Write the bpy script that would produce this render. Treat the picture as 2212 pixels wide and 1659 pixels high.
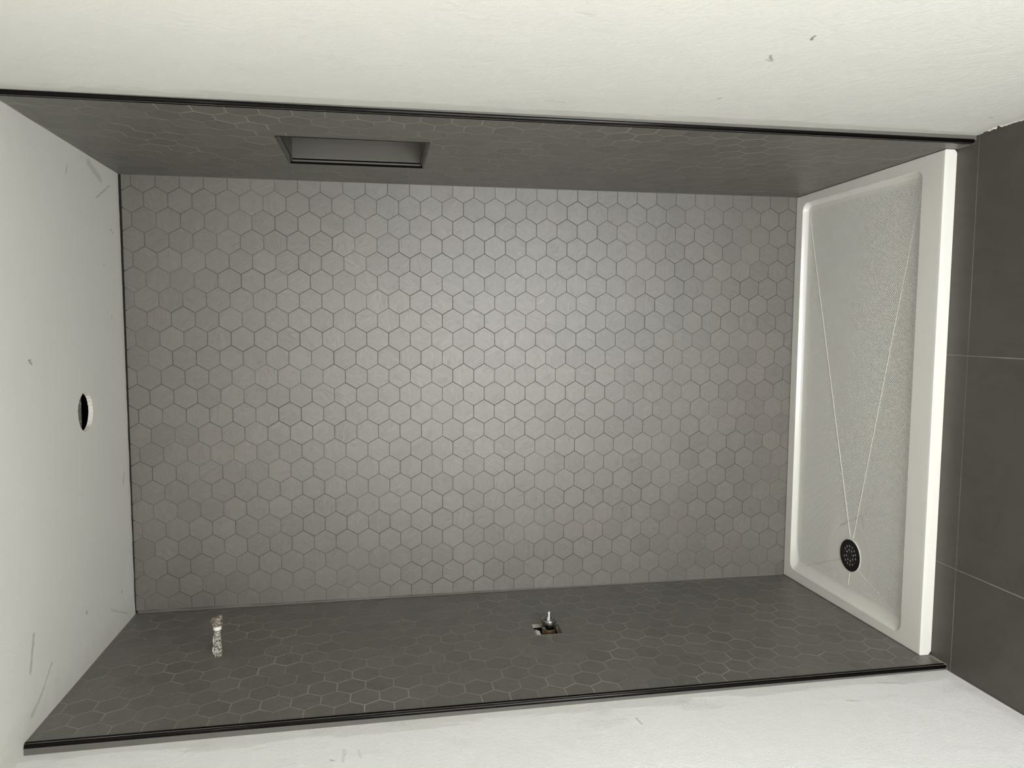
import bpy, bmesh, math, random
from mathutils import Vector, Matrix
from mathutils.geometry import delaunay_2d_cdt
random.seed(7)
for o in list(bpy.data.objects): bpy.data.objects.remove(o)
SC = bpy.context.scene
COL = SC.collection
PI = math.pi

# ------------------------------------------------------------------ camera
cd = bpy.data.cameras.new('camera'); cam = bpy.data.objects.new('camera', cd); COL.objects.link(cam)
cd.sensor_width = 36.0; cd.lens = 36.0 * 1609.453 / 2212.0; cd.clip_start = 0.02
RM = ((0.0057748949, -0.1728635705, -0.9849288485),
      (0.9967207089, 0.0804935756, -0.0082832874),
      (0.0807123224, -0.9816511449, 0.1727615425))
cam.matrix_world = Matrix.Translation((1.0047, -2.7098, 1.6348)) @ Matrix(RM).transposed().to_4x4()
SC.camera = cam

# ------------------------------------------------------------------ view and world
SC.view_settings.view_transform = 'Standard'; SC.view_settings.look = 'None'
SC.view_settings.exposure = 0.0; SC.view_settings.gamma = 1.0
SC.view_settings.use_curve_mapping = False
w = bpy.data.worlds.new('world'); SC.world = w; w.use_nodes = True
w.node_tree.nodes['Background'].inputs[0].default_value = (0.8, 0.88, 1.0, 1)
w.node_tree.nodes['Background'].inputs[1].default_value = 1.0

def area(name, loc, target, sx, sy, power, color):
    ld = bpy.data.lights.new(name, 'AREA'); ld.shape = 'RECTANGLE'; ld.size = sx; ld.size_y = sy
    ld.energy = power; ld.color = color
    o = bpy.data.objects.new(name, ld); COL.objects.link(o); o.location = loc
    o.rotation_euler = (Vector(target) - Vector(loc)).to_track_quat('-Z', 'Y').to_euler()
    return o
YR = -3.75                        # rear wall of the bathroom, behind the camera
area('doorway_daylight', (0.66, YR + 0.02, 0.86), (0.76, 0, 0.95), 0.74, 1.62, 57.0, (1.0, 0.975, 0.885))
area('low_cool_fill', (1.38, -3.3, 0.42), (0.8, 0, 0.9), 0.22, 0.6, 20.0, (0.86, 0.91, 1.0))  # added unseen cool fill for bluish highlights and the left wall; no window
area('overhead_fill', (0.90, -2.2, 2.33), (0.90, -2.2, 0), 0.24, 0.24, 4.0, (1.0, 0.97, 0.92))  # weak overhead fill added out of view, no fixture

# ------------------------------------------------------------------ measured geometry
A1, A2, B1, B2 = -0.01406, -0.00324, -0.01431, -0.00329
H0, C1, C2 = 2.48317, 0.00647, 0.0038
ZT, YT, YF = 0.0384, -0.8455, -0.7748
TLF, TLC, TRF, TRC = 0.01556, 0.02781, 0.0210, 0.01174
W0 = 1.5
def LX(y, z): return A1 * y + A2 * z
def RX(y, z): return W0 + B1 * y + B2 * z
def HZ(x, y): return H0 + C1 * y + C2 * x
def PL(y, z): return LX(y, z) - (TLF + (TLC - TLF) * z / 2.48)
def PR(y, z): return RX(y, z) + (TRF + (TRC - TRF) * z / 2.48)

# ------------------------------------------------------------------ node helpers
class NT:
    def __init__(s, name):
        s.m = bpy.data.materials.new(name); s.m.use_nodes = True
        s.t = s.m.node_tree; s.n = s.t.nodes; s.l = s.t.links
        s.b = s.n['Principled BSDF']
    def new(s, ty, **k):
        n = s.n.new(ty)
        for a, v in k.items(): setattr(n, a, v)
        return n
    def put(s, sock, v):
        if hasattr(v, 'is_output') or isinstance(v, bpy.types.NodeSocket): s.l.new(v, sock)
        elif v is not None: sock.default_value = v
    def math(s, op, a, b=None, c=None, clamp=False):
        n = s.new('ShaderNodeMath', operation=op); n.use_clamp = clamp
        s.put(n.inputs[0], a)
        if b is not None: s.put(n.inputs[1], b)
        if c is not None: s.put(n.inputs[2], c)
        return n.outputs[0]
    def vmath(s, op, a, b=None, scale=None):
        n = s.new('ShaderNodeVectorMath', operation=op)
        s.put(n.inputs[0], a)
        if b is not None: s.put(n.inputs[1], b)
        if scale is not None: s.put(n.inputs['Scale'], scale)
        return n.outputs['Value'] if op in ('DOT_PRODUCT', 'LENGTH', 'DISTANCE') else n.outputs[0]
    def pos(s): return s.new('ShaderNodeTexCoord').outputs['Object']
    def noise(s, vec, scale, detail=3.0, rough=0.5, dist=0.0, col=False):
        n = s.new('ShaderNodeTexNoise'); s.put(n.inputs['Vector'], vec)
        n.inputs['Scale'].default_value = scale; n.inputs['Detail'].default_value = detail
        n.inputs['Roughness'].default_value = rough; n.inputs['Distortion'].default_value = dist
        return n.outputs['Color' if col else 'Fac']
    def mapping(s, vec, scale=(1, 1, 1), loc=(0, 0, 0)):
        n = s.new('ShaderNodeMapping'); s.put(n.inputs['Vector'], vec)
        n.inputs['Scale'].default_value = scale; n.inputs['Location'].default_value = loc
        return n.outputs[0]
    def ramp(s, f, a, b, lo=0.0, hi=1.0):
        n = s.new('ShaderNodeMapRange'); n.interpolation_type = 'SMOOTHSTEP'; n.clamp = True
        s.put(n.inputs[0], f); s.put(n.inputs[1], a); s.put(n.inputs[2], b)
        n.inputs[3].default_value = lo; n.inputs[4].default_value = hi
        return n.outputs[0]
    def mix(s, f, a, b):
        n = s.new('ShaderNodeMix', data_type='RGBA')
        s.put(n.inputs[0], f); s.put(n.inputs[6], a); s.put(n.inputs[7], b)
        return n.outputs[2]
    def mul(s, c, f):                      # colour times scalar
        return s.vmath('SCALE', c, scale=f)
    def bump(s, h, strength, dist, prev=None):
        n = s.new('ShaderNodeBump'); n.inputs['Strength'].default_value = strength
        n.inputs['Distance'].default_value = dist; s.put(n.inputs['Height'], h)
        if prev is not None: s.l.new(prev, n.inputs['Normal'])
        return n.outputs[0]
    def seg(s, P, a, b, wdt, hard=0.3):    # soft capsule mark between two points of the surface
        a = Vector(a); b = Vector(b); ba = b - a
        pa = s.vmath('SUBTRACT', P, tuple(a))
        h = s.math('DIVIDE', s.vmath('DOT_PRODUCT', pa, tuple(ba)), max(ba.dot(ba), 1e-9), clamp=True)
        q = s.vmath('SUBTRACT', pa, s.vmath('SCALE', tuple(ba), scale=h))
        return s.ramp(s.vmath('LENGTH', q), wdt * hard, wdt, 1.0, 0.0)
    def out(s, col=None, rough=None, spec=None, normal=None, metal=None):
        if col is not None: s.put(s.b.inputs['Base Color'], col)
        if rough is not None: s.put(s.b.inputs['Roughness'], rough)
        if spec is not None: s.put(s.b.inputs['Specular IOR Level'], spec)
        if metal is not None: s.put(s.b.inputs['Metallic'], metal)
        if normal is not None: s.l.new(normal, s.b.inputs['Normal'])
        return s.m

def plain(name, col, rough=0.5, metal=0.0, spec=0.5, nz=0.06, nscale=40.0, bump=0.0):
    t = NT(name); P = t.pos()
    f = t.noise(P, nscale, 3)
    k = t.math('MULTIPLY_ADD', f, 2 * nz, 1 - nz)
    nm = t.bump(t.noise(P, nscale * 3, 2), bump, 0.002) if bump else None
    return t.out(t.mul(tuple(col), k), rough, spec, nm, metal)

# ------------------------------------------------------------------ materials
def tile_mat(name, base, strokes=0.5, rough=0.49, spec=1.0):
    t = NT(name)
    uv = t.new('ShaderNodeUVMap', uv_map='tile_uv').outputs[0]
    at = t.new('ShaderNodeAttribute', attribute_name='tile_rnd')
    sp = t.new('ShaderNodeSeparateColor'); t.l.new(at.outputs['Color'], sp.inputs[0])
    P = t.pos()
    st = t.noise(t.mapping(uv, (26, 250, 1)), 1.0, 4, 0.62, 1.0)
    st2 = t.noise(t.mapping(uv, (22, 48, 1), (7, 3, 0)), 1.0, 6, 0.72, 1.6)
    amt = t.ramp(t.noise(uv, 22, 2), 0.42, 0.68)
    a = t.math('MULTIPLY', t.math('MULTIPLY_ADD', t.ramp(st, 0.35, 0.70), 1.0, -0.45), t.math('MULTIPLY', amt, strokes))
    b = t.math('MULTIPLY', t.math('SUBTRACT', st2, 0.5), 0.75)
    tone = t.math('MULTIPLY_ADD', sp.outputs[0], 0.20, 0.90)
    k = t.math('ADD', tone, t.math('ADD', a, b))
    warm = t.mix(t.ramp(t.noise(P, 2.6, 2), 0.35, 0.65), tuple(base) + (1,), (base[0] * 1.04, base[1] * 0.98, base[2] * 1.0, 1))
    col = t.mul(warm, k)
    rg = t.math('MULTIPLY_ADD', t.math('ADD', a, b), -0.10, rough); t.b.inputs['IOR'].default_value = 1.62
    nm = t.bump(t.math('ADD', t.math('MULTIPLY', st, amt), t.math('MULTIPLY', st2, 0.5)), 0.16, 0.0012)
    return t.out(col, rg, spec, nm)
M = {}
TB = (0.108, 0.1040, 0.0880)
M['tile'] = tile_mat('hexagon_tile', TB)
M['plain_tile'] = plain('plain_grey_tile', (0.105, 0.101, 0.092), 0.5, nz=0.10, nscale=9)

def grout_mat(name, lo, hi):
    t = NT(name); P = t.pos()
    f = t.ramp(t.noise(P, 5.0, 3), 0.38, 0.62)
    c = t.mix(f, lo, hi)
    return t.out(c, 0.9, 0.2)
M['grout'] = grout_mat('grout', (0.090, 0.086, 0.076, 1), (0.155, 0.149, 0.132, 1))  # back-wall copy, recess shade put into the darker colour
M['lit_grout'] = grout_mat('grout_lit_copy', (0.20, 0.191, 0.168, 1), (0.33, 0.315, 0.278, 1))  # same grout, lit look of the side walls put into the colour
M['caulk'] = plain('grey_caulk', (0.16, 0.157, 0.143), 0.6)

def floor_mat():
    t = NT('floor_tile'); P = t.pos()
    n1 = t.noise(P, 5.5, 5, 0.6, 0.8); n2 = t.noise(t.mapping(P, (40, 6, 1)), 1.0, 4, 0.6)
    k = t.math('ADD', t.math('MULTIPLY_ADD', n1, 0.5, 0.72), t.math('MULTIPLY', t.math('SUBTRACT', n2, 0.5), 0.22))
    return t.out(t.mul((0.076, 0.071, 0.0605), k), 0.5, 0.45, t.bump(n2, 0.08, 0.001))
M['floor'] = floor_mat()

def plaster(name, base, wall, marks, bumpy):
    """skim-coated wall: primer, greyer filler along the tiled edge, scuffs at their own places"""
    t = NT(name); P = t.pos()
    S = t.new('ShaderNodeSeparateXYZ'); t.l.new(P, S.inputs[0])
    big = t.noise(P, 1.6, 4, 0.55, 0.4)
    mid = t.noise(P, 9.0, 5, 0.65, 0.9)
    k = t.math('ADD', t.math('MULTIPLY_ADD', big, 0.10, 0.95), t.math('MULTIPLY', t.math('SUBTRACT', mid, 0.5), 0.06))
    col = t.mul(tuple(base), k)
    fill = (base[0] * 0.70, base[1] * 0.69, base[2] * 0.655, 1)
    if wall == 'side':
        d = t.math('SUBTRACT', YT, S.outputs[1])                       # distance from the tiled edge
        stretch = t.mapping(P, (1, 22, 4.0))
        wob = t.noise(stretch, 1.0, 4, 0.65, 0.5)
        lim = t.math('MULTIPLY_ADD', wob, 0.13, -0.022)
        band = t.ramp(t.math('SUBTRACT', lim, d), -0.006, 0.012)
        blot = t.ramp(t.noise(t.mapping(P, (1, 14, 7), (3, 1, 8)), 1.0, 5, 0.7, 1.0), 0.60, 0.74)
        near = t.ramp(d, 0.03, 0.16, 1.0, 0.0)
        ff = t.math('MAXIMUM', t.math('MULTIPLY', band, 0.42), t.math('MULTIPLY', t.math('MULTIPLY', blot, near), 0.55))
        dz = t.ramp(t.math('MULTIPLY_ADD', wob, -0.05, S.outputs[2]), 0.0, 0.035, 1.0, 0.0)   # filler along the floor
        ff = t.math('MAXIMUM', ff, t.math('MULTIPLY', t.math('MULTIPLY', dz, blot), 0.7), clamp=True)
        ff = t.math('MAXIMUM', ff, t.math('MULTIPLY', dz, 0.35))
        col = t.mix(ff, col, fill)
        vein = t.ramp(t.math('ABSOLUTE', t.math('SUBTRACT', t.noise(t.mapping(P, (1, 1.5, 1)), 120, 3, 0.6, 1.5), 0.5)), 0.0, 0.05, 1.0, 0.0)
        patch = t.ramp(t.noise(t.mapping(P, (1, 9, 4.5), (5, 2, 1)), 1.0, 3, 0.6), 0.54, 0.66)
        vf = t.math('MULTIPLY', t.math('MULTIPLY', vein, patch), t.math('MULTIPLY', t.ramp(d, 0.08, 0.20, 1.0, 0.0), 0.42 if bumpy > 0.5 else 0.25))
        col = t.mix(vf, col, (0.28, 0.27, 0.245, 1))
    else:
        # ceiling: greyish smears along its rough edges
        e = t.ramp(t.math('MULTIPLY_ADD', mid, 0.05, t.math('MULTIPLY', S.outputs[1], -1.0)), 0.03, 0.07, 1.0, 0.0)
        e2 = t.ramp(t.math('MULTIPLY_ADD', mid, 0.14, S.outputs[0]), 0.07, 0.16, 1.0, 0.0)
        col = t.mix(t.math('MULTIPLY', t.math('MAXIMUM', e, e2), 0.30), col, fill)
    wv = t.vmath('SCALE', t.vmath('SUBTRACT', t.noise(P, 60, 3, col=True), (0.5, 0.5, 0.5)), scale=0.012)
    Q = t.vmath('ADD', P, wv)
    if wall == 'side': Q = t.vmath('MULTIPLY', Q, (0, 1, 1))
    else: Q = t.vmath('MULTIPLY', Q, (1, 1, 0))
    tot = None
    for a, b, wd, st in marks:
        g = t.math('MULTIPLY', t.seg(Q, a, b, wd), st)
        tot = g if tot is None else t.math('MAXIMUM', tot, g)
    if tot is not None: col = t.mix(tot, col, (0.16, 0.15, 0.135, 1))
    fine = t.noise(t.mapping(P, (1, 1.6, 0.8) if bumpy > 0.5 else (1, 1, 1)), 190 if bumpy > 0.5 else 60, 3, 0.6, 1.2)
    h = t.math('ADD', t.math('MULTIPLY', mid, 1.4), t.math('MULTIPLY', fine, 0.95 if bumpy > 0.5 else 0.55))
    return t.out(col, 0.72, 0.3, t.bump(h, 0.25 + 0.55 * bumpy, 0.0016 + 0.0018 * bumpy))
Z3 = lambda a, b: (0, a, b)
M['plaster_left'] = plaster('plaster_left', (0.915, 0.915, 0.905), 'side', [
    (Z3(-.9594, 1.7278), Z3(-1.009, 1.7307), .005, .16), (Z3(-.9651, 1.695), Z3(-1.0, 1.69), .004, .14),
    (Z3(-.9939, 1.7611), Z3(-1.00, 1.7500), .004, .4), (Z3(-.9435, .9923), Z3(-.9751, .9874), .003, .45),
    (Z3(-.9021, .1769), Z3(-.88, .25), .007, .22),
    (Z3(-.9588, .4028), Z3(-.965, .37), .003, .3)], 0.9)
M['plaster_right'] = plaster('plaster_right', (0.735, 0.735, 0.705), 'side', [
    (Z3(-1.408, .8455), Z3(-1.391, .8387), .0045, .75), (Z3(-1.3064, .8768), Z3(-1.2835, .8581), .0045, .6),
    (Z3(-1.285, .872), Z3(-1.275, .853), .003, .4),
    (Z3(-1.0327, .8561), Z3(-1.044, .8534), .003, .5), (Z3(-1.4356, 1.3031), Z3(-1.43, 1.27), .006, .12),
    (Z3(-1.0, .10), Z3(-1.002, .095), .004, .6), 
    (Z3(-.95, 1.2), Z3(-.957, 1.25), .004, .2)], 0.5)
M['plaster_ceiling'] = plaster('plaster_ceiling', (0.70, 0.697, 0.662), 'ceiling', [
    ((.908, -.7163, 0), (.8984, -.7010, 0), .0042, .7), ((.9064, -.7163, 0), (.9084, -.702, 0), .003, .5),
    ((1.4757, -.2682, 0), (1.4435, -.1696, 0), .016, .28), ((1.3807, -.2121, 0), (1.44, -.09, 0), .005, .4),
    ((1.4331, -.4253, 0), (1.4094, -.4374, 0), .004, .45), ((.2368, -.7635, 0), (.1576, -.7898, 0), .009, .40),
    ((.1241, -.6724, 0), (.073, -.738, 0), .005, .38), ((.073, -.738, 0), (.047, -.7972, 0), .008, .30),
    ((.1654, -.4319, 0), (.162, -.432, 0), .004, .8), ((.1219, -.1325, 0), (.112, -.133, 0), .004, .75),
    ((.4991, -.0635, 0), (.4658, -.0769, 0), .008, .38), ((.0949, -.2364, 0), (.026, -.0882, 0), .005, .25),
    ((1.30, -.10, 0), (1.29, -.07, 0), .003, .5), ((1.18, -.17, 0), (1.178, -.168, 0), .004, .6),
    ((1.02, -.12, 0), (1.015, -.12, 0), .004, .5)], 0.1)
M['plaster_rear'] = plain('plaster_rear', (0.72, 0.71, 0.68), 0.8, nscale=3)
M['gypsum'] = plain('cut_gypsum', (0.80, 0.77, 0.71), 0.9, nz=0.12, nscale=120, bump=0.5)
M['cut_board'] = plain('cut_backer_board', (0.36, 0.345, 0.31), 0.9, nz=0.5, nscale=60, bump=0.5)
M['void_shade'] = plain('cavity_shade', (0.014, 0.012, 0.010), 0.9, nz=0.4, nscale=30)  # near-black colour paints the shade inside gaps and cavities
M['black_metal'] = plain('black_anodised_metal', (0.0025, 0.0022, 0.002), 0.16, 0.0, 0.15, nz=0.2)
M['chrome'] = plain('chrome', (0.33, 0.33, 0.32), 0.22, 1.0, nz=0.05)
M['brass'] = plain('tarnished_brass', (0.15, 0.10, 0.052), 0.42, 0.7, nz=0.5, nscale=90, bump=0.4)
M['white_tape'] = plain('white_thread_tape', (0.85, 0.84, 0.80), 0.6, nz=0.06)
M['drain_black'] = plain('matt_black_metal', (0.006, 0.0055, 0.005), 0.42, 0.0, 0.3)
M['pvc'] = plain('light_grey_plastic', (0.55, 0.55, 0.52), 0.5)
M['copper_dirty'] = plain('dirty_fitting', (0.30, 0.22, 0.17), 0.5, 0.5, nz=0.6, nscale=160, bump=0.8)

def speckle():
    t = NT('mortar_spattered_pipe'); P = t.pos()
    a = t.noise(P, 170, 4, 0.7, 1.2)
    c = t.mix(t.ramp(a, 0.43, 0.57), (0.07, 0.066, 0.055, 1), (0.60, 0.585, 0.53, 1))
    return t.out(c, 0.75, 0.3, t.bump(a, 0.9, 0.003))
M['speckle'] = speckle()
def fit_spk():
    t = NT('corroded_pipe_end'); P = t.pos()
    a = t.noise(P, 210, 4, 0.7, 1.5)
    c = t.mix(t.ramp(a, 0.42, 0.60), (0.025, 0.016, 0.012, 1), (0.55, 0.46, 0.38, 1))
    return t.out(c, 0.6, 0.4, t.bump(a, 0.9, 0.004))
M['corroded'] = fit_spk()

DX, DY = 0.197, -0.3855            # drain centre
BX0, BX1, BY0, BY1 = 0.0425, 1.4685, -0.688, -0.0465
def tray_mat():
    t = NT('white_acrylic'); P = t.pos()
    S = t.new('ShaderNodeSeparateXYZ'); t.l.new(P, S.inputs[0])
    X, Y, Zc = S.outputs
    p = 2 * PI / 0.0085
    h = t.math('MULTIPLY', t.math('SINE', t.math('MULTIPLY', X, p)), t.math('SINE', t.math('MULTIPLY', Y, p * 0.9)))
    def inside(c, lo, hi): return t.math('MULTIPLY', t.ramp(c, lo, lo + 0.03), t.ramp(c, hi - 0.03, hi, 1.0, 0.0))
    m = t.math('MULTIPLY', inside(X, BX0 + 0.035, BX1 - 0.008), inside(Y, BY0 + 0.006, BY1 - 0.022))
    Q = t.vmath('MULTIPLY', P, (1, 1, 0))
    dd = t.vmath('DISTANCE', Q, (DX, DY, 0))
    m = t.math('MULTIPLY', m, t.ramp(dd, 0.075, 0.17))
    lines = [((.272, -.377, 0), (1.4207, -.0628, 0)), ((.272, -.397, 0), (1.4352, -.660, 0)),
             ((.150, -.435, 0), (.085, -.625, 0)), ((.142, -.389, 0), (.060, -.387, 0))]
    ln = None
    for a, b in lines:
        s_ = t.seg(Q, a, b, 0.0042, 0.25)
        ln = s_ if ln is None else t.math('MAXIMUM', ln, s_)
    m = t.math('MULTIPLY', m, t.math('SUBTRACT', 1.0, ln))
    up = t.ramp(Zc, ZT - 0.010, ZT - 0.004, 1.0, 0.0)
    m = t.math('MULTIPLY', m, up)
    hh = t.math('MULTIPLY', h, t.math('MULTIPLY', m, 0.5))
    wv = t.vmath('SCALE', t.vmath('SUBTRACT', t.noise(P, 40, 3, col=True), (0.5, 0.5, 0.5)), scale=0.012)
    Q2 = t.vmath('ADD', Q, t.vmath('MULTIPLY', wv, (1, 1, 0)))
    tot = None
    for a, b, wd, st in [((.2877, -.3222, 0), (.3133, -.3611, 0), .007, .45), ((.3133, -.3611, 0), (.3382, -.4118, 0), .0045, .4),
                         ((.3382, -.4118, 0), (.352, -.438, 0), .004, .4), ((.352, -.441, 0), (.314, -.449, 0), .0035, .4),
                         ((.1693, -.3358, 0), (.11, -.20, 0), .0045, .30), ((.11, -.20, 0), (.076, -.1291, 0), .004, .3)]:
        g = t.math('MULTIPLY', t.seg(Q2, a, b, wd, 0.1), st)
        tot = g if tot is None else t.math('MAXIMUM', tot, g)
    tot = t.math('MULTIPLY', tot, up)
    k = t.math('MULTIPLY_ADD', t.noise(P, 4, 3), 0.05, 0.975)
    col = t.mix(tot, t.mul((0.735, 0.73, 0.69), k), (0.36, 0.35, 0.32, 1))
    rough = t.math('MULTIPLY_ADD', m, 0.22, 0.20)
    return t.out(col, rough, 0.5, t.bump(hh, 0.9, 0.0019))
M['tray'] = tray_mat()

# ------------------------------------------------------------------ mesh helpers
def link(name, me, mat, parent=None):
    o = bpy.data.objects.new(name, me); COL.objects.link(o)
    for m in (mat if isinstance(mat, (list, tuple)) else [mat]): me.materials.append(m)
    if parent is not None:
        o.parent = parent; o.matrix_parent_inverse = Matrix.Translation(-parent.location)
    return o
def obj(name, bm, mat, parent=None, smooth=False):
    me = bpy.data.meshes.new(name); bmesh.ops.recalc_face_normals(bm, faces=bm.faces) if smooth is not None else None
    bm.to_mesh(me); bm.free()
    if smooth:
        me.polygons.foreach_set('use_smooth', [True] * len(me.polygons)); me.set_sharp_from_angle(angle=math.radians(40))
    return link(name, me, mat, parent)
def thing(name, label, cat, loc, group=None):
    o = bpy.data.objects.new(name, None); COL.objects.link(o); o.location = loc
    o.empty_display_size = 0.05
    o['label'] = label; o['category'] = cat
    if group: o['group'] = group
    bpy.context.view_layer.update()
    return o
def struct(o): o['kind'] = 'structure'; return o

def rect_poly(u0, v0, u1, v1): return [(u0, v0), (u1, v0), (u1, v1), (u0, v1)]
def clip_half(poly, a, b, keep_left=True):
    out = []
    def side(p):
        s = (b[0] - a[0]) * (p[1] - a[1]) - (b[1] - a[1]) * (p[0] - a[0])
        return s if keep_left else -s
    for i in range(len(poly)):
        p, q = poly[i], poly[(i + 1) % len(poly)]
        sp, sq = side(p), side(q)
        if sp >= 0: out.append(p)
        if (sp > 0 and sq < 0) or (sp < 0 and sq > 0):
            f = sp / (sp - sq); out.append((p[0] + f * (q[0] - p[0]), p[1] + f * (q[1] - p[1])))
    return out
def clip_to(poly, conv):
    for i in range(len(conv)):
        if len(poly) < 3: return []
        poly = clip_half(poly, conv[i], conv[(i + 1) % len(conv)])
    return poly
def subtract(poly, conv):
    """pieces of a convex polygon outside a convex counter-clockwise hole"""
    inner = clip_to(poly, conv)
    if len(inner) < 3 or parea(inner) < 1e-9: return [poly]
    res = []; cur = poly
    for i in range(len(conv)):
        a, b = conv[i], conv[(i + 1) % len(conv)]
        o = clip_half(cur, a, b, False)
        if len(o) >= 3 and parea(o) > 1e-9: res.append(o)
        cur = clip_half(cur, a, b, True)
        if len(cur) < 3: break
    return res
def parea(p): return abs(sum(p[i][0] * p[(i + 1) % len(p)][1] - p[(i + 1) % len(p)][0] * p[i][1] for i in range(len(p)))) / 2

def hex_sheet(mapf, bounds, u0, v0, s, half, holes, seed, thick=0.0011, gap=0.0022):
    """real hexagonal tiles laid on a wall. u runs across the rows, v along them; mapf(u, v, h) -> 3D, h out of the wall"""
    rng = random.Random(seed)
    bm = bmesh.new(); uvl = bm.loops.layers.uv.new('tile_uv'); cl = bm.loops.layers.float_color.new('tile_rnd')
    umin, vmin, umax, vmax = bounds; box = rect_poly(umin, vmin, umax, vmax)
    a = 2 * half; R = s / 1.5
    r0 = int((umin - u0) / s) - 3; r1 = int((umax - u0) / s) + 3
    fh = (a - gap) / a
    for r in range(r0, r1 + 1):
        cu = u0 + r * s
        k0 = int((vmin - v0) / a) - 2; k1 = int((vmax - v0) / a) + 2
        for k in range(k0, k1 + 1):
            cv = v0 + k * a + (half if r % 2 else 0) + half
            # pointed along u, flats along v
            jx, jy = rng.uniform(-.0003, .0003), rng.uniform(-.0003, .0003)
            pts = []
            for du, dv in ((R, 0), (R / 2, half), (-R / 2, half), (-R, 0), (-R / 2, -half), (R / 2, -half)):
                pts.append((cu + jx + du * fh, cv + jy + dv * fh))
            pcs = [clip_to(pts, box)]
            for hl in holes:
                nxt = []
                for pc in pcs:
                    if len(pc) >= 3: nxt += subtract(pc, hl)
                pcs = nxt
            ang = rng.choice((0, 1, 2, 3, 4, 5)) * PI / 3 + rng.uniform(-.05, .05); ou, ov = rng.uniform(0, 50), rng.uniform(0, 50)
            ca, sa = math.cos(ang), math.sin(ang); tone = rng.random(); hh = thick + rng.uniform(-.0002, .0002)
            for pc in pcs:
                if len(pc) < 3 or parea(pc) < 2e-7: continue
                top = [bm.verts.new(mapf(p[0], p[1], hh)) for p in pc]
                bot = [bm.verts.new(mapf(p[0], p[1], 0)) for p in pc]
                fs = [bm.faces.new(top)]
                for i in range(len(pc)):
                    j = (i + 1) % len(pc); fs.append(bm.faces.new((top[i], bot[i], bot[j], top[j])))
                uvs = {}
                for v_, p in list(zip(top, pc)) + list(zip(bot, pc)):
                    x, y = p[0] - cu, p[1] - cv
                    uvs[v_] = (ou + ca * x - sa * y, ov + sa * x + ca * y)
                for f in fs:
                    for lp in f.loops: lp[uvl].uv = uvs[lp.vert]; lp[cl] = (tone, rng.random(), 0, 1)
    return bm

def fill_poly(outer, holes, mapf, bm=None):
    """planar face with holes; mapf(u, v) -> 3D"""
    bm = bm or bmesh.new()
    pts = []; edges = []
    for ring in [outer] + holes:
        n0 = len(pts); pts += [Vector(p) for p in ring]
        edges += [(n0 + i, n0 + (i + 1) % len(ring)) for i in range(len(ring))]
    vs, es, fs, *_ = delaunay_2d_cdt(pts, edges, [], 1 if not holes else 2 if False else 0, 1e-7)
    def inring(c, ring):
        ins = False
        for i in range(len(ring)):
            x1, y1 = ring[i]; x2, y2 = ring[(i + 1) % len(ring)]
            if (y1 > c[1]) != (y2 > c[1]) and c[0] < (x2 - x1) * (c[1] - y1) / (y2 - y1) + x1: ins = not ins
        return ins
    bv = [bm.verts.new(mapf(v.x, v.y)) for v in vs]
    for f in fs:
        c = (sum(vs[i].x for i in f) / len(f), sum(vs[i].y for i in f) / len(f))
        if inring(c, outer) and not any(inring(c, h) for h in holes):
            try: bm.faces.new([bv[i] for i in f])
            except ValueError: pass
    loose = [v for v in bm.verts if not v.link_faces]
    for v in loose: bm.verts.remove(v)
    return bm
def band(bm, ring, mapa, mapb, closed=True):
    a = [bm.verts.new(mapa(*p)) for p in ring]; b = [bm.verts.new(mapb(*p)) for p in ring]
    n = len(ring)
    for i in range(n if closed else n - 1):
        j = (i + 1) % n; bm.faces.new((a[i], a[j], b[j], b[i]))
def circle(cx, cy, r, n=24, jit=0.0, seed=1):
    rg = random.Random(seed)
    return [(cx + (r + rg.uniform(-jit, jit)) * math.cos(2 * PI * i / n), cy + (r + rg.uniform(-jit, jit)) * math.sin(2 * PI * i / n)) for i in range(n)]
def box(bm, lo, hi):
    v = [bm.verts.new((x, y, z)) for x in (lo[0], hi[0]) for y in (lo[1], hi[1]) for z in (lo[2], hi[2])]
    for f in ((0, 1, 3, 2), (4, 6, 7, 5), (0, 4, 5, 1), (2, 3, 7, 6), (0, 2, 6, 4), (1, 5, 7, 3)): bm.faces.new([v[i] for i in f])
def lathe(bm, base, axis, prof, n=32, jit=0.0, seed=3, cap=True):
    """profile list of (along, radius) turned about the axis"""
    rg = random.Random(seed)
    ax = Vector(axis).normalized(); e1 = ax.orthogonal().normalized(); e2 = ax.cross(e1)
    rings = []
    for d, r in prof:
        c = Vector(base) + ax * d
        rings.append([bm.verts.new(c + (e1 * math.cos(2 * PI * i / n) + e2 * math.sin(2 * PI * i / n)) * (r * (1 + rg.uniform(-jit, jit)))) for i in range(n)])
    for a, b in zip(rings, rings[1:]):
        for i in range(n):
            j = (i + 1) % n; bm.faces.new((a[i], a[j], b[j], b[i]))
    if cap: bm.faces.new(rings[0][::-1]); bm.faces.new(rings[-1])
    return bm
def sweep(bm, path, prof, up):
    """extrude a closed 2-D profile (list of (a, b)) along a straight or bent path with fixed frame vectors up=(A, B)"""
    A, B = Vector(up[0]), Vector(up[1]); rings = []
    for c in path: rings.append([bm.verts.new(Vector(c) + A * a + B * b) for a, b in prof])
    n = len(prof)
    for r, q in zip(rings, rings[1:]):
        for i in range(n):
            j = (i + 1) % n; bm.faces.new((r[i], r[j], q[j], q[i]))
    bm.faces.new(rings[0][::-1]); bm.faces.new(rings[-1])
    return bm
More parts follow.
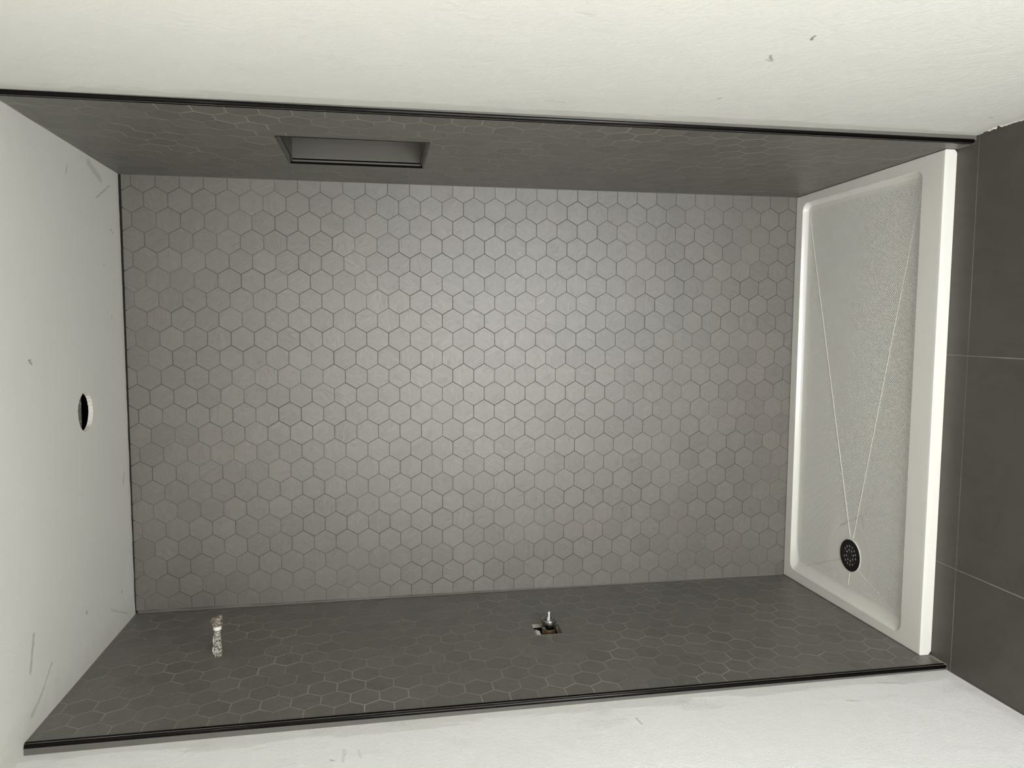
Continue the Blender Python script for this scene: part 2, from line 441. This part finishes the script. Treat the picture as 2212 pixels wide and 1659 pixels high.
def tube(bm, pts, r, n=10):
    rings = []; pts = [Vector(p) for p in pts]
    for i, p in enumerate(pts):
        d = (pts[min(i + 1, len(pts) - 1)] - pts[max(i - 1, 0)]).normalized()
        e1 = d.cross(Vector((0.3, 0.2, 0.93))).normalized(); e2 = d.cross(e1)
        rings.append([bm.verts.new(p + (e1 * math.cos(2 * PI * k / n) + e2 * math.sin(2 * PI * k / n)) * r) for k in range(n)])
    for a, b in zip(rings, rings[1:]):
        for i in range(n):
            j = (i + 1) % n; bm.faces.new((a[i], a[j], b[j], b[i]))
    bm.faces.new(rings[0][::-1]); bm.faces.new(rings[-1]); return bm

# ================================================================== SETTING
G = 0.0009           # how far the grout lies behind the tile faces
# floor: large tiles with open joints over a grout bed
JX = [-0.312, 0.3027, 0.9215, 1.54]; JY = [-4.0, -3.324, -2.707, -2.09, -1.473, -0.8565, 0.05]
bm = bmesh.new()
for i in range(len(JX) - 1):
    for j in range(len(JY) - 1):
        x0, x1 = max(JX[i], -0.05) + .0012, (JX[i + 1] if i < 2 else 1.60) - .0014
        y0, y1 = JY[j] + .0012, JY[j + 1] - .0012
        if j == 0: y0 = YR - .05
        box(bm, (x0, y0, -0.009), (x1, y1, 0.0))
box(bm, (-0.05, YR - .05, -0.03), (1.60, 0.05, -0.0006))
fl = struct(obj('floor', bm, [M['floor'], M['lit_grout']]))
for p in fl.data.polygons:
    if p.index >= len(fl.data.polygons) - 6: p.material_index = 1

# wall_back: tiled
def mb(u, v, h): return (u, -h + 0.0013, v)
bm = hex_sheet(mb, (0.0015, 0.010, 1.4985, HZ(.75, 0) - 0.004), 1.0796 - 8 * 0.06638 + 0, 1.60762 - 0.0384 * 2, 0.06638, 0.0384, [], 11, 0.0013, 0.0023)
wb = struct(obj('wall_back', bm, M['tile'], smooth=None))
bm = bmesh.new(); box(bm, (-0.06, 0.0013, -0.03), (1.58, 0.03, 2.477)); gb = obj('grout', bm, M['grout'], wb)
bm = bmesh.new(); box(bm, (-0.06, 0.0042, 2.477), (1.58, 0.03, 2.56)); obj('wall_cavity', bm, M['void_shade'], wb)  # dark strip paints the shade in the gap above the tiles

# wall_left: tiled part with two openings, plus plaster beyond the trim
def ml(u, v, h): return (LX(-u, v) + h - 0.0011, -u, v)
def mr(u, v, h): return (RX(-u, v) - h + 0.0011, -u, v)
VH = rect_poly(0.336, 1.0590, 0.426, 1.1460)                     # valve opening (u = -y, z)
AH = circle(0.407, 2.1290, 0.0145, 10)
NI = rect_poly(0.2660, 1.4950, 0.5900, 1.9110)                   # niche opening in the right wall
US = -YT - 0.009
lb = (0.0015, 0.010, US, 2.4790)
bm = hex_sheet(ml, lb, 0.67879 - 10 * 0.0685, 1.68455 - 0.03838 * 2, 0.0685, 0.03838, [VH, AH], 12, 0.0011, 0.0026)
wl = struct(obj('wall_left', bm, M['tile'], smooth=None))
def flat_wall(f, off, outer, holes, depth_dir):
    bm = fill_poly(outer, holes, lambda u, v: f(u, v, off))
    return bm
gl = rect_poly(0, -0.02, -YT - 0.0012, 2.56)
bm = flat_wall(ml, 0.0009, gl, [VH, AH], 1); g_ = obj('grout', bm, M['lit_grout'], wl)
bm = bmesh.new(); band(bm, VH, lambda u, v: ml(u, v, 0.0012), lambda u, v: ml(u, v, -0.012)); band(bm, AH, lambda u, v: ml(u, v, 0.0012), lambda u, v: ml(u, v, -0.012))
obj('opening_edge', bm, M['cut_board'], wl)
bm = bmesh.new(); VB = rect_poly(0.315, 1.04, 0.447, 1.165); band(bm, VB, lambda u, v: ml(u, v, -0.012), lambda u, v: ml(u, v, -0.085))
fill_poly(VB, [], lambda u, v: ml(u, v, -0.085), bm)
AB = rect_poly(0.38, 2.10, 0.434, 2.158); band(bm, AB, lambda u, v: ml(u, v, -0.012), lambda u, v: ml(u, v, -0.06)); fill_poly(AB, [], lambda u, v: ml(u, v, -0.06), bm)
fill_poly(VB, [VH], lambda u, v: ml(u, v, -0.0121), bm); fill_poly(AB, [AH], lambda u, v: ml(u, v, -0.0121), bm)
obj('wall_cavity', bm, M['void_shade'], wl)
def plaster_wall(f, sgn, name, mat, parent, notch):
    y0, y1 = YT + 0.0005, YR
    zb = 0.0 if notch else 0.0024
    out = [(-y0, zb)]
    if notch:
        out += [(0.868, 0.0), (0.872, 0.004), (0.880, 0.0075), (0.890, 0.009), (0.900, 0.0135), (0.915, 0.0165), (0.924, 0.0145), (0.930, 0.020),
                (0.945, 0.0195), (0.952, 0.011), (0.965, 0.0085), (0.985, 0.010), (1.00, 0.006), (1.03, 0.004), (1.06, 0.0)]
    out += [(-y1, zb), (-y1, 2.56), (-y0, 2.56)]
    bm = fill_poly(out, [], lambda u, v: (f(-u, v), -u, v))
    if notch:
        band(bm, out[1:16], lambda u, v: (f(-u, v), -u, v), lambda u, v: (f(-u, v) + sgn * 0.013, -u, v), closed=False)
    return obj(name, bm, mat, parent)
# each plaster face is a separate stretch of the room wall
pl_ = plaster_wall(PL, -1, 'plaster', M['plaster_left'], wl, False)
bm = bmesh.new(); box(bm, (PL(YT, 0) - .03, YR, -.001), (PL(YT, 0) - .010, YT - .001, .03)); obj('floor_gap_shade', bm, M['void_shade'], wl)  # dark strip paints shade into the gap under the plaster
bm = fill_poly([(0, 0), (1, 0), (1, 1), (0, 1)], [], lambda a, b: (LX(YT, 2.5 * b) * (1 - a) + PL(YT, 2.5 * b) * a - (0.009 if a == 0 else 0), YT, 2.5 * b))
obj('edge_return', bm, M['plain_tile'], wl)

bm = hex_sheet(mr, (0.0015, 0.010, US, 2.4790), 0.6021 - 9 * 0.0685, 1.2640 - 0.0384, 0.0685, 0.0384, [NI], 13, 0.0011, 0.0026)
wr = struct(obj('wall_right', bm, M['tile'], smooth=None))
bm = flat_wall(mr, 0.0009, gl, [NI], -1); obj('grout', bm, M['lit_grout'], wr)
plaster_wall(PR, 1, 'plaster', M['plaster_right'], wr, True)
bm = fill_poly([(0, 0), (1, 0), (1, 1), (0, 1)], [], lambda a, b: (RX(YT, 2.5 * b) * (1 - a) + PR(YT, 2.5 * b) * a + (0.009 if a == 0 else 0), YT, 2.5 * b))
obj('edge_return', bm, M['plain_tile'], wr)
# cavity behind the broken plaster near the floor, and the loose chips of gypsum in it
bm = bmesh.new(); xw = PR(-.93, 0)
box(bm, (xw + 0.0135, -1.08, -0.0005), (xw + 0.05, -0.86, 0.03)); obj('wall_cavity', bm, M['void_shade'], wr)
rg = random.Random(5); bm = bmesh.new()
for (u, w_, h_) in ((0.893, .012, .006), (0.905, .010, .009), (0.912, .006, .004), (0.938, .008, .013), (0.948, .010, .011), (0.960, .014, .008), (0.978, .016, .006), (1.0, .02, .004)):
    vs = bmesh.ops.create_icosphere(bm, subdivisions=2, radius=1.0)['verts']
    for v in vs:
        k = 1 + rg.uniform(-.22, .22); v.co = Vector((xw + 0.005 + v.co.x * 0.006 * k, -u + v.co.y * w_ * k, h_ * .5 + v.co.z * h_ * .6 * k))
obj('plaster_crumbs', bm, M['gypsum'], wr)

# ceiling with a round cut-out and a ragged edge along the back wall
rg = random.Random(21)
HC = circle(0.741, -0.3705, 0.0570, 72, 0.0015, 4)
out = [(PL(YR, 2.48) - .02, YR), (PR(YR, 2.48) + .02, YR), (1.54, -0.002)]
x = 1.50
while x > 0.0:
    out.append((x, -0.0052 - (0.0045 * abs(math.sin(x * 23)) * (0.5 + 0.5 * math.sin(x * 3 + 1))) * rg.uniform(.5, 1) + rg.uniform(-.0008, .0008))); x -= rg.uniform(.006, .02)
out.append((-0.03, -0.004)); out.append((-0.035, YR / 2))
bm = fill_poly(out, [HC], lambda a, b: (a, b, HZ(a, b)))
ce = struct(obj('ceiling', bm, M['plaster_ceiling']))
bm = bmesh.new(); up = lambda d: (lambda a, b: (a, b, HZ(a, b) + d))
band(bm, HC, up(0), up(0.013)); band(bm, out[2:-1], up(0), up(0.013), closed=False)
obj('cut_edge', bm, M['gypsum'], ce)
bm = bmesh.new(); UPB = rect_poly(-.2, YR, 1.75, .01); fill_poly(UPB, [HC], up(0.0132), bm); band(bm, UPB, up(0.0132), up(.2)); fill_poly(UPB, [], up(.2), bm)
obj('ceiling_cavity', bm, M['void_shade'], ce)
# ring-shaped scratch where the round opening was scribed
bm = bmesh.new(); ring = []
for i in range(40):
    a = 2 * PI * i / 40; ring.append(i)
for i in range(40):
    a0, a1 = 2 * PI * i / 40, 2 * PI * (i + 1) / 40
    q = []
    for a, r in ((a0, .0602), (a1, .0602), (a1, .0612), (a0, .0612)):
        x, y = 0.741 + r * math.cos(a), -0.3705 + r * math.sin(a); q.append(bm.verts.new((x, y, HZ(x, y) - .0004)))
    bm.faces.new(q)
obj('scribed_ring', bm, M['gypsum'], ce)

# rear wall with its doorway, behind the camera
WX0, WX1, WZ0, WZ1 = 0.25, 1.07, 0.0, 2.03
bm = fill_poly(rect_poly(-.1, -.02, 1.65, 2.56), [rect_poly(WX0, WZ0, WX1, WZ1)], lambda a, b: (a, YR, b))
band(bm, rect_poly(WX0, WZ0, WX1, WZ1), lambda a, b: (a, YR, b), lambda a, b: (a, YR - .1, b))
struct(obj('wall_rear', bm, M['plaster_rear']))
bm = bmesh.new()
for lo, hi in (((WX0 - .06, WZ0), (WX0, WZ1 + .06)), ((WX1, WZ0), (WX1 + .06, WZ1 + .06)), ((WX0, WZ1), (WX1, WZ1 + .06))):
    box(bm, (lo[0], YR, lo[1]), (hi[0], YR + .015, hi[1]))
struct(obj('door_1', bm, M['white_tape']))

# caulk lines in the tiled corners
for k, (f, s_) in enumerate(((LX, 1), (RX, -1))):
    bm = bmesh.new(); z0, z1 = ZT + 0.002, 2.474
    sweep(bm, [(f(0, z0), 0, z0), (f(0, z1), 0, z1)], [(0, 0), (s_ * .0020, 0), (s_ * .0008, -.0008), (0, -.0020)], ((1, 0, 0), (0, 1, 0)))
    struct(obj('trim_%d' % (k + 1), bm, M['caulk']))

# ================================================================== THINGS
# black edge trims at the front corners of the tiled walls
def quarter(r, sx):
    # profile in (x outwards from room = sx, y) : rounded nose at the corner
    pts = [(sx * 0.0 + -sx * 0.0012, r + .001)]
    n = 8
    for i in range(n + 1):
        a = PI / 2 * i / n
        pts.append((sx * (r - (r + .0012) * math.cos(a)), r - (r + .0012) * math.sin(a)))
    pts += [(sx * (r + .002), -.0012), (sx * (r + .002), r + .001)]
    return pts
def edge_trim(f, sx, z0, z1, label):
    t = thing('edge_trim', label, 'edge trim', (f(YT, z0), YT, z0), 'black edge trims of the tiled side walls')
    bm = bmesh.new(); pr = quarter(0.0085, sx); zs = [z0, z0 + .002, z0 + .005] + [z0 + .1 + (z1 - z0 - .1) * i / 6 for i in range(7)]
    A, B = Vector((1, 0, 0)), Vector((0, 1, 0)); rings = []
    for z in zs:
        k = {0: .62, 1: .88}.get(zs.index(z), 1.0)
        cx, cy = sx * .0045, .0045
        rings.append([bm.verts.new(Vector((f(YT, z), YT, z)) + A * (cx + (a - cx) * k) + B * (cy + (b - cy) * k)) for a, b in pr])
    n = len(pr)
    for r, q in zip(rings, rings[1:]):
        for i in range(n):
            j = (i + 1) % n; bm.faces.new((r[i], r[j], q[j], q[i]))
    bm.faces.new(rings[0][::-1]); bm.faces.new(rings[-1])
    o = obj('trim_profile', bm, M['black_metal'], t, True)
    return t
for f, sx, zz, lab in ((LX, -1, 2.4765, 'long black metal edge trim ending the tiled wall with the bare pipe and valve'),
                       (RX, 1, 2.478, 'long black metal edge trim ending the tiled wall with the recessed niche')):
    edge_trim(f, sx, 0.004, zz, lab)

# niche
nt = thing('wall_niche', 'rectangular recessed niche with black metal edging in the tiled side wall', 'niche', (RX(-.43, 1.495), -.43, 1.495))
ND = 0.10; ins = 0.011
def nr(u, v, d): return (RX(-u, v) + d, -u, v)
Ni = rect_poly(0.2660 + ins, 1.4950 + ins, 0.5900 - ins, 1.9110 - ins)
for nm, idx in (('side_panel', 3), ('bottom_panel', 0), ('side_panel', 1), ('top_panel', 2)):
    a, b = Ni[idx], Ni[(idx + 1) % 4]
    bm = bmesh.new(); vs = [nr(a[0], a[1], .004), nr(b[0], b[1], .004), nr(b[0], b[1], ND), nr(a[0], a[1], ND)]
    c = Vector((0, -0.428, 1.703)); dirv = Vector((0, -(a[0] + b[0]) / 2, (a[1] + b[1]) / 2)) - c; dirv.normalize()
    v1 = [bm.verts.new(v) for v in vs]; v2 = [bm.verts.new(Vector(v) + dirv * .009) for v in vs]
    bm.faces.new(v1); bm.faces.new(v2[::-1])
    for i in range(4): bm.faces.new((v1[i], v1[(i + 1) % 4], v2[(i + 1) % 4], v2[i]))
    obj(nm, bm, M['plain_tile'], nt)
bm = bmesh.new(); v1 = [bm.verts.new(nr(u, v, ND)) for u, v in rect_poly(.266, 1.495, .59, 1.911)]; v2 = [bm.verts.new(nr(u, v, ND + .008)) for u, v in rect_poly(.266, 1.495, .59, 1.911)]
bm.faces.new(v1); bm.faces.new(v2[::-1])
for i in range(4): bm.faces.new((v1[i], v1[(i + 1) % 4], v2[(i + 1) % 4], v2[i]))
obj('back_panel', bm, M['plain_tile'], nt)
# four mitred trims with a rounded nose
NO = rect_poly(0.2660, 1.4950, 0.5900, 1.9110)
cen = (0.428, 1.703)
prof = []                       # (inset along wall, depth) of the nose
for i in range(9):
    a = PI / 2 * i / 8; prof.append((.0005 + .0105 * math.sin(a), -.0016 + .0105 * (1 - math.cos(a))))
prof += [(.011, .013), (.0, .013), (.0, -.0010)]
for k in range(4):
    bm = bmesh.new(); rings = []
    for (u, v) in (NO[k], NO[(k + 1) % 4]):
        su, sv = (1 if u < cen[0] else -1), (1 if v < cen[1] else -1)
        g = 0.0006
        du = (g if (k in (0, 2)) else 0) * su; dv = (g if (k in (1, 3)) else 0) * sv
        rings.append([bm.verts.new(nr(u + su * a + du, v + sv * a + dv, d)) for a, d in prof])
    n = len(prof)
    for i in range(n):
        j = (i + 1) % n; bm.faces.new((rings[0][i], rings[0][j], rings[1][j], rings[1][i]))
    bm.faces.new(rings[0][::-1]); bm.faces.new(rings[1])
    obj('edge_trim', bm, M['black_metal'], nt)

# shower tray
tr = thing('shower_tray', 'white rectangular shower tray with textured sloping basin against the tiled back wall', 'shower tray', (.75, -.39, 0))
def sd_round(x, y, r):
    cx, cy = (BX0 + BX1) / 2, (BY0 + BY1) / 2; hx, hy = (BX1 - BX0) / 2 - r, (BY1 - BY0) / 2 - r
    qx, qy = abs(x - cx) - hx, abs(y - cy) - hy
    return math.hypot(max(qx, 0), max(qy, 0)) + min(max(qx, qy), 0) - r
def axis(a, b, marks, fine=0.0015, coarse=0.010, reach=0.036):
    out = [a]; x = a
    while x < b - 1e-6:
        d = min(abs(x - m) for m in marks); st = fine if d < reach * .35 else (fine * 2 if d < reach else coarse)
        x = min(x + st, b); out.append(x)
    return out
TX0 = lambda y: LX(y, ZT) + 0.0035
TX1 = lambda y: RX(y, ZT) - 0.0035
xs = axis(0.0, 1.0, [(BX0) / 1.5, BX1 / 1.5, (DX - .058) / 1.5, (DX + .058) / 1.5], .0011, .006, .026)
ys = axis(YF, -0.0040, [BY0, BY1, DY - .058, DY + .058], .0016, .009, .036)
def smooth(t): t = max(0, min(1, t)); return t * t * (3 - 2 * t)
def tz(x, y):
    # back and left walls of the basin slope more gently than the front one
    sd = -sd_round(x, y, 0.030)
    wx = 1 - smooth((x - BX0) / .12); wy = smooth((y - (BY1 - .12)) / .12); wd = 0.013 + 0.036 * wx
    s_ = max((x - DX) / (BX1 - DX), (DX - x) / (DX - BX0), (y - DY) / (BY1 - DY), (DY - y) / (DY - BY0))
    fl_ = 0.0205 + 0.0085 * (1 - min(1, s_))
    t_ = sd / wd
    if t_ <= 0: e = 0
    elif t_ < 1: e = 1 - (1 - t_) ** 2.1
    else: e = 1
    z = ZT - fl_ * e
    rr = math.hypot(x - DX, y - DY)
    if rr < 0.058: z = ZT - .0300
    return z
bm = bmesh.new(); grid = []
R3 = 0.0035
for j, y in enumerate(ys):
    row = []
    for i, t_ in enumerate(xs):
        x = TX0(y) + (TX1(y) - TX0(y)) * t_; row.append(bm.verts.new((x, y, tz(x, y))))
    grid.append(row)
nx, ny = len(xs), len(ys)
for j in range(ny - 1):
    for i in range(nx - 1): bm.faces.new((grid[j][i], grid[j][i + 1], grid[j + 1][i + 1], grid[j + 1][i]))
# rounded edge and skirt all round
loop = [grid[0][i] for i in range(nx)] + [grid[j][nx - 1] for j in range(1, ny)] + [grid[ny - 1][i] for i in range(nx - 2, -1, -1)] + [grid[j][0] for j in range(ny - 2, 0, -1)]
xe0, xe1 = TX0(YF), TX1(YF)
def outv(v):
    o = Vector((0, 0, 0))
    if abs(v.co.y - YF) < 1e-6: o.y = -1
    if abs(v.co.y + .0040) < 1e-6: o.y = 1
    if abs(v.co.x - TX0(v.co.y)) < 1e-6: o.x = -1
    if abs(v.co.x - TX1(v.co.y)) < 1e-6: o.x = 1
    return o
prev = loop; base = [(v.co.copy(), outv(v)) for v in loop]
for k in range(1, 8):
    if k < 5:
        a = PI / 2 * k / 4; off = .0024 * math.sin(a); dz = .0024 * (1 - math.cos(a))
    else: off = .0024; dz = (ZT - .0024) * (k - 4) / 3 + .0024
    cur = []
    for co, o in base:
        z = ZT - dz
        if k == 7:
            z = 0.0006
            if o.y == -1:
                dd = min(co.x - xe0, xe1 - co.x); r = .0085
                if dd < r: z += r - math.sqrt(max(0, r * r - (r - dd) ** 2))
        cur.append(bm.verts.new((co.x + o.x * off, co.y + o.y * off, z)))
    n = len(cur)
    for i in range(n): bm.faces.new((prev[i], cur[i], cur[(i + 1) % n], prev[(i + 1) % n]))
    prev = cur
b_ = obj('basin', bm, M['tray'], tr, True)
# thin raised ribs where the sloping fields of the basin meet
for a, b in (((.262, -.379), (1.4207, -.0628)), ((.262, -.396), (1.4352, -.664)), ((.157, -.432), (.085, -.625)), ((.134, -.388), (.092, -.387))):
    bm = bmesh.new(); N_ = 24
    tube(bm, [(a[0] + (b[0] - a[0]) * i / N_, a[1] + (b[1] - a[1]) * i / N_, tz(a[0] + (b[0] - a[0]) * i / N_, a[1] + (b[1] - a[1]) * i / N_) - .0003) for i in range(N_ + 1)], .0016, 10)
    obj('drainage_rib', bm, M['tray'], tr, True)
# drain: flange, body below and a perforated cover with real holes
dz = ZT - 0.0262
bm = bmesh.new(); lathe(bm, (DX, DY, 0), (0, 0, 1), [(ZT - .0288, .0615), (dz + .0008, .0590), (dz + .0014, .0575), (dz + .0010, .0562), (ZT - .0288, .0560)], 48, cap=False)
dr = obj('drain_ring', bm, M['tray'], tr, True)
hol = []
for n, R, r, ph in ((14, .0325, .0047, .1), (8, .0193, .0050, .25), (4, .0078, .0030, .5)):
    for i in range(n): hol.append(circle(DX + R * math.cos(2 * PI * i / n + ph), DY + R * math.sin(2 * PI * i / n + ph), r if not (n == 14 and i in (3, 9)) else .003, 12))
oc = circle(DX, DY, .0555, 56)
bm = fill_poly(oc, hol, lambda a, b: (a, b, dz + .0016)); fill_poly(oc, hol, lambda a, b: (a, b, dz), bm)
for r_ in [oc] + hol: band(bm, r_, lambda a, b: (a, b, dz + .0016), lambda a, b: (a, b, dz))
dcv = obj('drain_cover', bm, M['drain_black'], tr); dcv['label'] = 'round black perforated drain cover'
bm = bmesh.new(); lathe(bm, (DX, DY, dz - .0018), (0, 0, 1), [(0, .0545), (.0006, .0545)], 40); obj('drain_body', bm, M['pvc'], dcv)

# shower pipe stub
by, bz = -0.4065, 2.1285; bx = LX(by, bz)
pp = thing('pipe_stub', 'short mortar-spattered bare pipe sticking out of the tiled wall near the ceiling', 'pipe', (bx, by, bz))
bm = bmesh.new(); lathe(bm, (bx - .055, by, bz), (1, -.004, 0), [(0, .0100), (.050, .0112), (.062, .0118), (.075, .0116), (.09, .0113), (.105, .0100), (.118, .0096), (.132, .0088), (.1405, .0088)], 22, .07, 5)
obj('pipe', bm, M['speckle'], pp, True)
bm = bmesh.new(); lathe(bm, (bx + .0800, by, bz), (1, -.004, 0), [(0, .0096), (.001, .0118), (.010, .0120), (.0115, .0104)], 26, .02, 6)
o = obj('thread_tape', bm, M['white_tape'], pp, True); o['label'] = 'white tape wrapped round the pipe'
bm = bmesh.new(); lathe(bm, (bx + .0915, by, bz + .001), (1, 0, .03), [(0, .0110), (.003, .0150), (.012, .0162), (.020, .0148), (.0265, .0105)], 18, .16, 8)
lathe(bm, (bx + .105, by - .002, bz - .0085), (1, 0, 0), [(0, .0070), (.010, .0078), (.0195, .0066)], 14, .1, 9)
o = obj('pipe_end', bm, M['corroded'], pp, True); o['label'] = 'corroded brown fitting on the pipe tip'
bm = bmesh.new(); sc = [(bx + .030, by + .004, bz + .0105), (bx + .045, by + .003, bz + .0125), (bx + .060, by + .002, bz + .0095)]
tube(bm, sc, .0028, 8); tube(bm, [(bx + .004, by, bz + .010), (bx + .016, by + .002, bz + .0135), (bx + .026, by + .002, bz + .0115)], .0034, 8)
obj('mortar_drip', bm, M['white_tape'], pp, True)

# shower valve in its opening
vy, vz = -0.3800, 1.0965; vx = LX(vy, vz)
vv = thing('shower_valve', 'unfinished shower valve with chrome ring and brass body in a square wall opening', 'valve', (vx, vy, vz))
bm = bmesh.new(); lathe(bm, (vx - .082, vy, vz), (1, 0, 0), [(0, .030), (.020, .030), (.022, .0235), (.060, .0230), (.0885, .0228)], 40, .012, 3)
vb = obj('valve_body', bm, M['brass'], vv, True)
bm = bmesh.new(); lathe(bm, (vx + .004, vy, vz), (1, 0, 0), [(0, .0228), (.001, .0236), (.014, .0238), (.0165, .0247), (.0265, .0247), (.0285, .0240), (.0290, .0222), (.0285, .0205), (.0215, .0198), (.0215, .0005)], 48, cap=False)
o = obj('chrome_sleeve', bm, M['chrome'], vv, True); o['label'] = 'chrome retaining ring'
for p in o.data.polygons: pass
bm = bmesh.new(); lathe(bm, (vx + .0215, vy, vz), (1, 0, 0), [(0, .0196), (.0012, .0190), (.0014, .0032)], 36)
obj('cartridge_face', bm, M['chrome'], vv)
bm = bmesh.new(); lathe(bm, (vx + .0225, vy, vz), (1, 0, 0), [(0, .0030), (.022, .0026), (.0225, .0019), (.024, .0019), (.0245, .0026), (.033, .0032), (.0345, .0028)], 18)
o = obj('valve_stem', bm, M['white_tape'], vv, True); o['label'] = 'thin pale stem'
bm = bmesh.new(); tube(bm, [(vx - .06, vy + .028, vz - .020), (vx - .03, vy + .029, vz - .026), (vx - .008, vy + .022, vz - .033), (vx - .04, vy - .02, vz - .040)], .0055, 10)
obj('supply_pipe', bm, M['copper_dirty'], vv, True)
bm = bmesh.new(); rg = random.Random(3)
vs = bmesh.ops.create_icosphere(bm, subdivisions=3, radius=1)['verts']
for v in vs: k = 1 + rg.uniform(-.15, .15); v.co = Vector((vx - .022 + v.co.x * .012 * k, vy + .006 + v.co.y * .030 * k, vz + .036 + v.co.z * .011 * k))
o = obj('mortar_lump', bm, M['gypsum'], vv, True); o['label'] = 'pale mortar lump beside the valve body'
bm = bmesh.new(); lathe(bm, (vx - .045, vy - .012, vz + .034), (1, -.2, 0), [(0, .010), (.02, .011), (.028, .008)], 14, .08, 4)
obj('inlet_fitting', bm, M['pvc'], vv, True)

# what shows inside the ceiling hole
hx, hy = .741, -.3705; hz = HZ(hx, hy)
cb = thing('electrical_cable', 'dusty dark grey cable ends curled inside the round ceiling hole', 'cable', (hx, hy, hz + .03))
M['cable'] = plain('dusty_grey_cable', (0.16, 0.155, 0.145), 0.45, nz=0.4, nscale=120)
def smooth_path(pts, n=6):
    pts = [Vector(p) for p in pts]; out_ = []
    for i in range(len(pts) - 1):
        p0, p1, p2, p3 = pts[max(i - 1, 0)], pts[i], pts[i + 1], pts[min(i + 2, len(pts) - 1)]
        for k in range(n):
            t = k / n; out_.append(0.5 * ((2 * p1) + (p2 - p0) * t + (2 * p0 - 5 * p1 + 4 * p2 - p3) * t * t + (3 * p1 - p0 - 3 * p2 + p3) * t ** 3))
    return out_ + [pts[-1]]
for pts in ([(hx + .030, hy + .040, hz + .060), (hx + .034, hy + .026, hz + .034), (hx + .024, hy + .020, hz + .022), (hx + .010, hy + .026, hz + .030), (hx - .002, hy + .034, hz + .060)],
            [(hx - .014, hy + .034, hz + .065), (hx - .020, hy + .022, hz + .030), (hx - .032, hy + .012, hz + .022), (hx - .038, hy + .024, hz + .050)],
            [(hx + .012, hy - .020, hz + .055), (hx + .000, hy - .030, hz + .018), (hx - .018, hy - .034, hz + .016), (hx - .03, hy - .02, hz + .050)]):
    bm = bmesh.new(); tube(bm, smooth_path(pts), .0034, 10); obj('cable_sheath', bm, M['cable'], cb, True)
bm = bmesh.new(); box(bm, (hx - .05, hy + .046, hz + .030), (hx + .05, hy + .050, hz + .10)); obj('box_plate', bm, M['cable'], cb)
